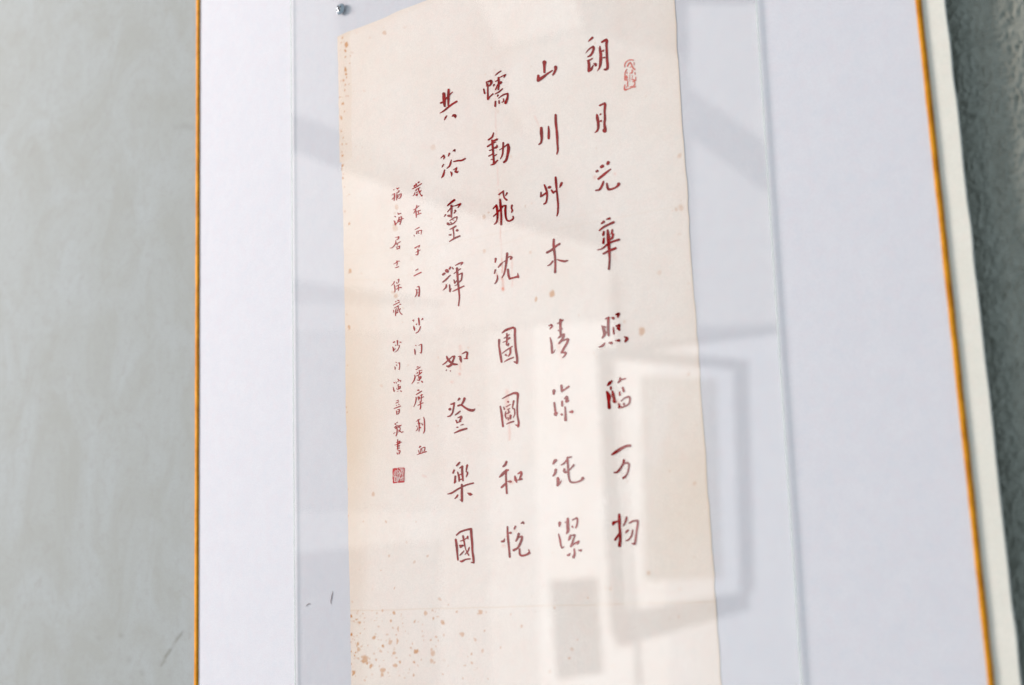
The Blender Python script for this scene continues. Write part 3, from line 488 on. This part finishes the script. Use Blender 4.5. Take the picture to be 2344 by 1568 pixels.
SMALL = [
 # outer small column
 (S1, "605,190,26 620,175,28;648,140,28 650,165,28;685,120,16 712,98,24;565,248,12 640,210,18 700,175,16 765,132,18;635,270,10 690,240,14 730,222,14;690,240,20 715,310,18 745,370,16 770,398,26;780,390,14 780,378,8;750,285,18 735,310,16 705,345,8;625,295,10 660,275,10;620,330,12 605,375,14 575,405,6;650,330,14 685,310,12;640,375,12 675,355,16;675,365,16 662,405,12;640,395,8 655,380,10"),
 (S1, "592,705,12 650,670,14 712,615,14;665,610,20 650,660,18 620,740,16 595,778,14;645,720,18 650,800,24 652,870,14;665,745,10 700,730,14 740,712,16;695,720,16 700,790,16;675,810,14 720,790,16 760,775,16"),
 (S1, "620,1140,8 670,1110,16 715,1085,18;660,1175,14 660,1225,18;660,1175,10 720,1155,14 770,1148,16;768,1150,16 755,1235,14;700,1165,14 690,1205,14;700,1215,14 712,1218,14;603,1255,12 608,1275,14;645,1215,8 660,1225,10"),
 (S2, "622,175,22 670,145,18 725,118,16;725,120,18 705,165,12;685,205,22 690,250,28 685,310,22 660,325,20 640,312,12;640,268,10 690,240,12 738,215,16"),
 (S2, "635,665,12 660,650,18 690,630,16;603,783,18 680,740,20 755,705,24"),
 (S2, "670,1022,14 710,1012,22;710,1012,22 718,1060,24 718,1150,26 708,1220,28;708,1220,24 690,1215,14;640,1075,14 660,1090,18 662,1150,24 655,1190,22 625,1238,12;665,1090,10 690,1080,14;668,1155,8 692,1148,14"),
 (S3, "568,395,10 595,378,16;595,380,16 592,415,10;592,510,12 605,555,32 612,600,22;645,470,10 655,480,20;655,480,18 665,455,8;702,342,26 712,420,28 715,485,24;765,380,10 790,355,30;742,525,20 725,580,20 690,635,16 640,668,12"),
 (S3, "632,930,10 645,935,18;612,1010,12 622,1060,24 626,1125,20;708,935,12 725,920,8;735,915,12 765,912,22;765,912,22 768,1000,22 762,1080,20 752,1105,16;755,1100,12 728,1085,8"),
 (S4, "668,155,14 692,145,20;645,212,14 690,185,16 740,152,14;615,325,12 625,370,24 605,440,22 555,518,12;668,260,12 682,285,22;715,225,16 720,290,20;715,240,10 775,220,14;650,350,10 710,320,18 770,265,20;648,300,10 655,295,10;700,350,14 710,400,16;725,365,14 750,355,18;752,357,18 755,385,20 715,430,18;690,395,10 740,380,10;670,435,14 720,440,22;675,500,12 700,495,16;765,460,18 785,480,26"),
 (S4, "685,660,24 705,655,26;650,752,14 710,715,20 768,675,16;645,810,16 648,860,22 630,940,16 595,1022,10;690,790,12 700,830,16 705,875,14;670,830,8 720,800,12;705,840,12 730,810,10;765,750,16 765,820,16 755,870,14;735,775,10 790,750,14;740,830,8 810,800,14;735,830,10 715,850,10;715,920,10 770,890,14;750,885,14 745,960,20 745,1040,22 730,1068,18;685,990,10 740,955,14 800,932,16"),
 (S5, "648,85,8 690,65,14 735,30,10;690,45,18 705,110,22 715,200,20 710,300,14;680,130,8 725,115,14;725,115,14 735,130,14 715,150,12;660,185,14 665,200,12;680,220,10 672,265,14 640,295,6;725,205,12 745,222,22;770,120,10 785,160,22;808,-10,10 825,50,20 830,130,20 832,220,20 828,290,20 805,345,10"),
 (S5, "715,655,12 738,630,30;735,615,10 745,632,16;700,715,12 715,780,16;745,680,12 745,770,14;770,690,14 780,755,12;750,685,8 800,655,14 840,645,16;842,650,18 835,700,18 815,745,12;670,808,8 730,790,14 800,765,14 870,742,22"),
 # inner small column
 (S1, "160,268,20 165,265,18;225,225,12 240,250,22;240,250,22 280,220,12;120,385,10 155,360,14 185,355,16;180,355,26 178,420,26 170,500,18;128,475,16 160,440,16;232,320,12 228,400,22 225,490,18;250,300,10 280,285,16;280,287,16 270,320,14 245,330,10;240,390,10 300,360,14 325,355,18;325,357,18 318,410,22 285,455,18;250,400,12 245,440,14;245,445,12 290,455,14;260,410,10 295,395,10"),
 (S1, "178,845,14 200,855,22;250,770,16 262,800,22;262,800,20 320,778,14;165,940,14 185,970,26 195,1035,22;195,1030,20 235,980,12;275,865,18 265,930,20 240,975,16;280,870,12 325,850,16;328,852,16 330,880,22 318,950,20 295,1022,18;240,930,10 300,915,12 370,895,16;240,975,14 320,945,14;290,900,12 285,950,12"),
 (S1, "200,1305,10 235,1300,14 270,1290,22;272,1292,22 260,1330,22 225,1355,12;205,1370,12 200,1430,18 165,1490,18 120,1530,14 80,1535,8;200,1455,12 250,1430,12 305,1395,14;230,1420,12 240,1475,14;225,1510,16 235,1560,18;245,1505,10 290,1490,18;290,1492,18 282,1540,22;282,1540,16 250,1550,16"),
 (S2, "220,460,14 280,460,18;155,525,8 190,510,14 225,480,14;225,455,18 238,490,22 228,560,12;198,605,14 240,592,18 270,578,16"),
 (S2, "175,905,22 155,950,18 110,992,8;175,975,18 185,1040,24 190,1100,20 183,1135,14;222,920,14 235,945,20;240,870,10 275,855,18;275,857,18 268,900,18 260,930,12;212,1012,10 250,985,14 295,968,14;260,985,20 265,1040,22 265,1100,14;225,1075,14 245,1045,12;285,1035,14 320,1035,26"),
 (S3, "200,-16,16 212,-23,14;245,-49,14 270,-43,22;155,57,14 220,24,14 285,-11,16;290,37,16 315,39,16;170,122,12 220,95,14 268,70,18;250,75,18 268,140,18 300,220,16 340,258,20;305,135,18 285,165,8;155,170,18 162,190,16 150,225,6;205,140,12 200,210,18 200,285,18;225,130,14 240,160,16;225,185,16 250,180,14;225,220,22 245,205,14;215,240,10 255,215,10"),
 (S3, "150,870,18 178,855,24;135,965,12 152,1000,24 155,1055,22;158,1050,14 200,1000,8;240,830,26 242,870,20 238,935,10;195,925,14 205,935,16;290,862,14 318,865,20;275,930,18 285,940,14 265,1000,14 225,1055,12 180,1085,6"),
 (S3, "205,1300,12 218,1305,16;218,1355,12 228,1372,14;180,1395,10 192,1425,20 188,1460,12;255,1320,10 285,1310,16;285,1310,16 290,1370,14 285,1430,14 280,1460,14;265,1450,8 280,1455,14"),
 (S4, "250,412,14 265,435,20;240,470,8 285,450,12 315,445,14;318,450,14 308,480,10;205,470,8 220,505,14;162,485,14 178,495,22;150,590,12 160,640,20 168,685,18;168,685,14 188,665,10;240,545,8 275,535,14;255,540,12 258,580,16;262,590,16 262,640,14;270,580,10 305,572,18;305,574,18 300,610,18 270,635,14;270,608,10 300,600,10;220,610,8 240,645,12;235,685,8 255,680,12;305,670,12 325,680,24"),
 (S4, "220,890,10 262,870,12;258,880,14 250,890,10;210,940,14 268,910,16;215,985,10 225,998,12;265,955,12 278,970,20;170,1055,14 240,1030,18 312,1002,16;220,1105,14 228,1180,20;240,1085,10 282,1075,18;282,1077,18 280,1130,20 262,1175,14;235,1130,8 270,1118,10;240,1175,10 265,1170,12"),
 (S5, "195,140,30 198,145,26;225,115,16 240,105,16;178,215,14 210,190,18 245,170,14;195,240,16 220,215,16;225,215,20 235,280,20 228,350,22 210,400,18;160,345,14 172,350,12;180,325,12 190,325,12;250,205,14 268,180,14 328,165,14;310,170,12 285,200,12 252,222,8;285,200,14 300,240,14 290,285,14 265,320,8;260,275,10 300,300,16 330,320,18 368,310,14"),
 (S5, "245,485,18 248,580,22 245,690,22;220,545,12 270,525,14 295,515,20;285,510,14 290,535,14;230,575,12 290,545,14 328,535,14;182,600,10 230,590,14 300,560,14;225,630,10 295,605,14;228,685,10 290,665,14;235,650,8 290,635,10;230,770,16 245,795,20;250,720,10 290,715,18;292,717,18 300,740,18 280,790,18;255,755,10 280,745,10;245,795,14 280,790,14"),
]
for ox, oy, sc, t in BIG: character(t, ox, oy, sc, M_ink, 1.22)
for (ox, oy, sc), t in SMALL: character(t, ox, oy, sc, M_thin, 1.18, 'small thin bright red character')

# square name seal: red block with pale carved lines
ox, oy, sc = S5
poly = [(140, 1110), (165, 1108), (200, 1096), (212, 1106), (240, 1097), (247, 1118), (255, 1090), (320, 1090), (380, 1085), (400, 1100), (406, 1130), (402, 1240), (405, 1340), (398, 1395), (388, 1414), (300, 1420), (262, 1425), (252, 1398), (244, 1420), (200, 1428), (150, 1436), (138, 1400), (146, 1370), (134, 1330), (139, 1250), (133, 1190)]
V = [hit((ox + x / sc) / 1.7474, (oy + y / sc) / 1.7474, YI) for x, y in poly]; Fc = [tuple(range(len(V)))]
V, Fc = strokes_mesh("188,1160,10 238,1152,12;175,1185,12 235,1178,12;205,1185,10 205,1240,12;170,1200,12 178,1260,12;235,1195,12 232,1250,12;160,1250,10 165,1290,10;168,1285,12 235,1280,12;205,1240,10 205,1290,10;172,1310,12 235,1305,12;235,1305,12 232,1390,12;232,1390,12 180,1395,12;180,1395,12 175,1310,12;180,1340,10 228,1335,10;180,1365,10 230,1362,10;248,1120,10 255,1200,12 250,1400,12;270,1150,12 290,1180,12 262,1230,12;300,1180,12 290,1290,12 270,1360,12;280,1110,10 375,1100,12;300,1135,10 370,1128,12;310,1165,10 365,1150,12;335,1130,10 335,1230,12;310,1200,12 320,1270,12;365,1160,12 350,1260,12;385,1130,10 388,1380,10;330,1290,12 340,1380,12;300,1300,10 310,1380,12;310,1330,10 370,1300,12;270,1290,8 272,1380,10;355,1270,12 362,1370,12",
                     ox, oy, sc, 0.8, YI - 0.0001, (V, Fc))
o = obj('seal_stamp', V, Fc, [M_seal, M_paper], sheet, idx=[0] + [1] * (len(Fc) - 1)); o['label'] = 'square red name seal with pale carved lines'
V, Fc = strokes_mesh("950,645,16 955,590,20 990,545,20 1040,520,18 1100,525,22;1115,570,16 1115,610,14;1000,635,20 1020,590,28 1050,570,30 1070,600,26 1090,650,30 1130,690,26;1130,740,18 1135,775,18;1145,820,16 1145,880,20;985,690,20 960,740,18 955,800,22 955,870,24;990,730,16 995,760,14;1045,650,14 1060,640,12;1085,700,30 1080,740,26 1045,755,20;980,810,40 985,830,44;965,870,24 1000,870,26;1005,900,24 1000,950,20 1010,980,16;1080,860,22 1130,880,30;1090,900,18 1125,900,22 1125,950,26 1105,975,20;955,960,22 945,1010,24 960,1040,36 1020,1025,16 1080,1000,18 1140,990,24;980,1000,14 1000,970,14;1045,990,16 1080,980,16;1040,780,10 1040,900,8;1085,790,10 1085,840,8", 2280, 120, 4.357)
o = obj('seal_stamp', V, Fc, M_pale, sheet); o['label'] = 'tall pale red seal of a seated robed figure'

# ------------------------------------------------------------------ clear acrylic sheet with its screw
pane = empty('acrylic_sheet', 'clear acrylic sheet screwed over the calligraphy reflecting a bright window', 'acrylic sheet')
YF, YB = -0.0036, -0.0022
A = hit(665, 20, YF); B = hit(675, 1555, YF); D = hit(1730, 20, YF); E = hit(1832, 1555, YF)
def at_z(p, q, z): t = (z - p[2]) / (q[2] - p[2]); return float(p[0] + t * (q[0] - p[0]))
ZT, ZB = 1.35 + 0.610, 1.19
poly = [(at_z(A, B, ZB), ZB), (at_z(D, E, ZB), ZB), (at_z(D, E, ZT), ZT), (at_z(A, B, ZT), ZT)]
v, f = slab(poly, YF, YB)
obj('clear_panel', v, f[:2], M_clear, pane)
ew = 0.0007
for (x0, z0), (x1, z1), s in ((poly[0], poly[3], -1), (poly[1], poly[2], 1)):
    v, f = slab([(x0, z0), (x0 + s * ew, z0), (x1 + s * ew, z1), (x1, z1)], YF - 0.00015, YB); obj('sawn_edge', v, f, M_aedge, pane)
# countersunk cross-head screw
sp = hit(779.5, 21, YF); SR = 0.0050
prof = [(0, -0.0026), (0.35, -0.0025), (0.65, -0.0020), (0.88, -0.0011), (1.0, -0.0002), (0.95, 0.0002)]
ns = 40; V, Fc = [], []
for r_, y_ in prof:
    for k in range(ns):
        a = 2 * math.pi * k / ns; V.append((sp[0] + math.cos(a) * r_ * SR, YF + y_, sp[2] + math.sin(a) * r_ * SR))
for i in range(len(prof) - 1):
    for k in range(ns): Fc.append((i * ns + k, i * ns + (k + 1) % ns, (i + 1) * ns + (k + 1) % ns, (i + 1) * ns + k))
screw = obj('screw', V, Fc, M_zinc, pane, smooth=True)
V, Fc = [], []
for ang in (0.42, 0.42 + math.pi / 2):
    ca, sa = math.cos(ang), math.sin(ang)
    pts = [(-0.55, -0.10), (0.55, -0.10), (0.55, 0.10), (-0.55, 0.10)]
    q = [(sp[0] + (x * ca - z * sa) * SR, sp[2] + (x * sa + z * ca) * SR) for x, z in pts]
    v, f = slab(q, YF - 0.00272 - 0.0001 * (ang > 1), YF - 0.0012); k = len(V); V += v; Fc += [tuple(i + k for i in t) for t in f]
obj('cross_slot', V, Fc, M_recess, screw)

# two stray hairs lying on the mount
def tube(name, pts, r, m):
    V, Fc = [], []; L = smooth_line([(*p, 1) for p in pts]); nn = len(L)
    P = [hit(x, y, YM - 0.0004) for x, y, _ in L]
    for i, p in enumerate(P):
        t = P[min(i + 1, nn - 1)] - P[max(i - 1, 0)]; t /= np.linalg.norm(t); s = np.cross(t, [0, 1, 0]); rr = r * (0.35 + 0.65 * math.sin(math.pi * (i + 0.3) / nn))
        for k in range(6):
            a = k * math.pi / 3; V.append(p + rr * (s * math.cos(a) + np.array([0, 1, 0]) * math.sin(a)))
    for i in range(nn - 1):
        for k in range(6): Fc.append((i * 6 + k, i * 6 + (k + 1) % 6, i * 6 + 6 + (k + 1) % 6, i * 6 + 6 + k))
    return obj(name, V, Fc, m, smooth=True)
def zh(x, y): return (1140 + x / 3.92) / 1.7474, (2340 + y / 3.92) / 1.7474
tag(tube('hair', [zh(334, 338), zh(340, 315), zh(365, 297), (zh(385, 290)), zh(397, 306)], 0.00020, M_hair), 'short curled brown hair lying on the white mount', 'hair', 'stray hairs on the mount')
tag(tube('hair', [zh(748, 95), zh(740, 140), zh(728, 200), zh(717, 260), zh(724, 302)], 0.00022, M_hair), 'longer straight brown hair beside the edge of the aged sheet', 'hair', 'stray hairs on the mount')

# ------------------------------------------------------------------ window across the room for the reflection: frame bars, added glowing panels
YW = -4.5
def mirror(x, y, yw=YW):
    p = hit(x, y, YF); r = p - OFF; r = r / r[1]
    return float(p[0] + r[0] * (YF - yw)), float(p[2] + r[2] * (YF - yw))
win = empty('window', 'unseen window with a dark opened casement and added glowing panels that shape the acrylic reflection', 'window')
def glow_quad(pts, m, dy=0.0):  # added glowing panels, outlined after the bright patches of the reflection
    v, f = slab([mirror(*p) for p in pts], YW - 0.02 - dy, YW - 0.012 - dy); obj('glow_panel', v, f, m, win)
def bar(pts, dy=0.02):
    v, f = slab([mirror(*p) for p in pts], YW + dy - 0.025, YW + dy); obj('dark_bar', v, f, M_wframe, win)
G_hi, G_mid, G_lo = glow_mat('bright_glow', 3.3), glow_mat('soft_glow', 1.3), glow_mat('dim_glow', 0.8)  # graded glow levels that set how bright each reflected patch is
G_side = glow_mat('pale_glow', 2.5, (0.97, 0.97, 1.0)); G_dusk = glow_mat('dull_glow', 0.42); G_band = glow_mat('streak_glow', 1.7); G_step = glow_mat('half_glow', 2.1); G_cream = glow_mat('cream_glow', 1.0, (1.0, 0.86, 0.66))
glow_quad([(1215, 745), (1400, 730), (1455, 1640), (1235, 1640)], G_hi)
glow_quad([(1110, 755), (1214, 746), (1234, 1640), (1120, 1640)], G_step)
glow_quad([(1012, 762), (1109, 756), (1119, 1640), (1000, 1640)], G_mid)
glow_quad([(640, 692), (1010, 700), (1010, 762), (640, 760)], G_mid)
glow_quad([(640, 1168), (1010, 1165), (1010, 1238), (640, 1268)], G_mid)
glow_quad([(640, 765), (1009, 765), (1009, 1160), (640, 1163)], G_lo)
glow_quad([(640, 335), (1000, 470), (1390, 570), (1395, 728), (1215, 742), (1012, 755), (1010, 690), (640, 636)], G_band)
glow_quad([(830, 1262), (1000, 1248), (998, 1640), (830, 1640)], G_dusk)
glow_quad([(640, 640), (1010, 696), (1010, 700), (640, 690)], G_dusk)
glow_quad([(640, -40), (766, -40), (776, 296), (640, 250)], G_mid)
glow_quad([(768, -40), (1060, -40), (1140, 110), (1150, 250), (1390, 520), (1000, 425), (778, 297)], G_dusk)
glow_quad([(1070, -40), (1300, -40), (1330, 60), (1140, 105)], G_mid)
glow_quad([(1330, 70), (1560, 130), (1740, 330), (1860, 400), (1860, 735), (1430, 790), (1400, 560), (1160, 250), (1150, 115)], G_lo)
glow_quad([(1575, 10), (1860, 10), (1860, 735), (1600, 745)], G_step, -0.02)
glow_quad([(1340, 90), (1560, 190), (1760, 330), (1860, 420), (1860, 520), (1700, 400), (1500, 250)], G_lo, -0.03)
glow_quad([(1405, 800), (1490, 800), (1530, 1640), (1470, 1640)], G_hi, 0.01)
glow_quad([(1491, 800), (1860, 750), (1900, 1640), (1531, 1640)], G_side, 0.01)
glow_quad([(1532, 890), (1562, 890), (1530, 1075), (1490, 1060)], G_mid, -0.09)
# opened casement: dark outline with an added cream glowing panel inside
bar([(1371, 795), (1402, 795), (1436, 1400), (1420, 1480), (1404, 1440)])
bar([(1420, 1480), (1432, 1402), (1716, 1352), (1716, 1395)])
bar([(1402, 795), (1402, 822), (1716, 850), (1716, 826)], 0.03)
bar([(1686, 850), (1716, 850), (1730, 1352), (1702, 1352)], 0.032)
glow_quad([(1480, 862), (1652, 870), (1665, 1322), (1490, 1330)], G_cream, -0.06)
bar([(1273, 1330), (1374, 1322), (1388, 1540), (1290, 1555)], 0.05)  # dark block added to dim a patch of the reflection
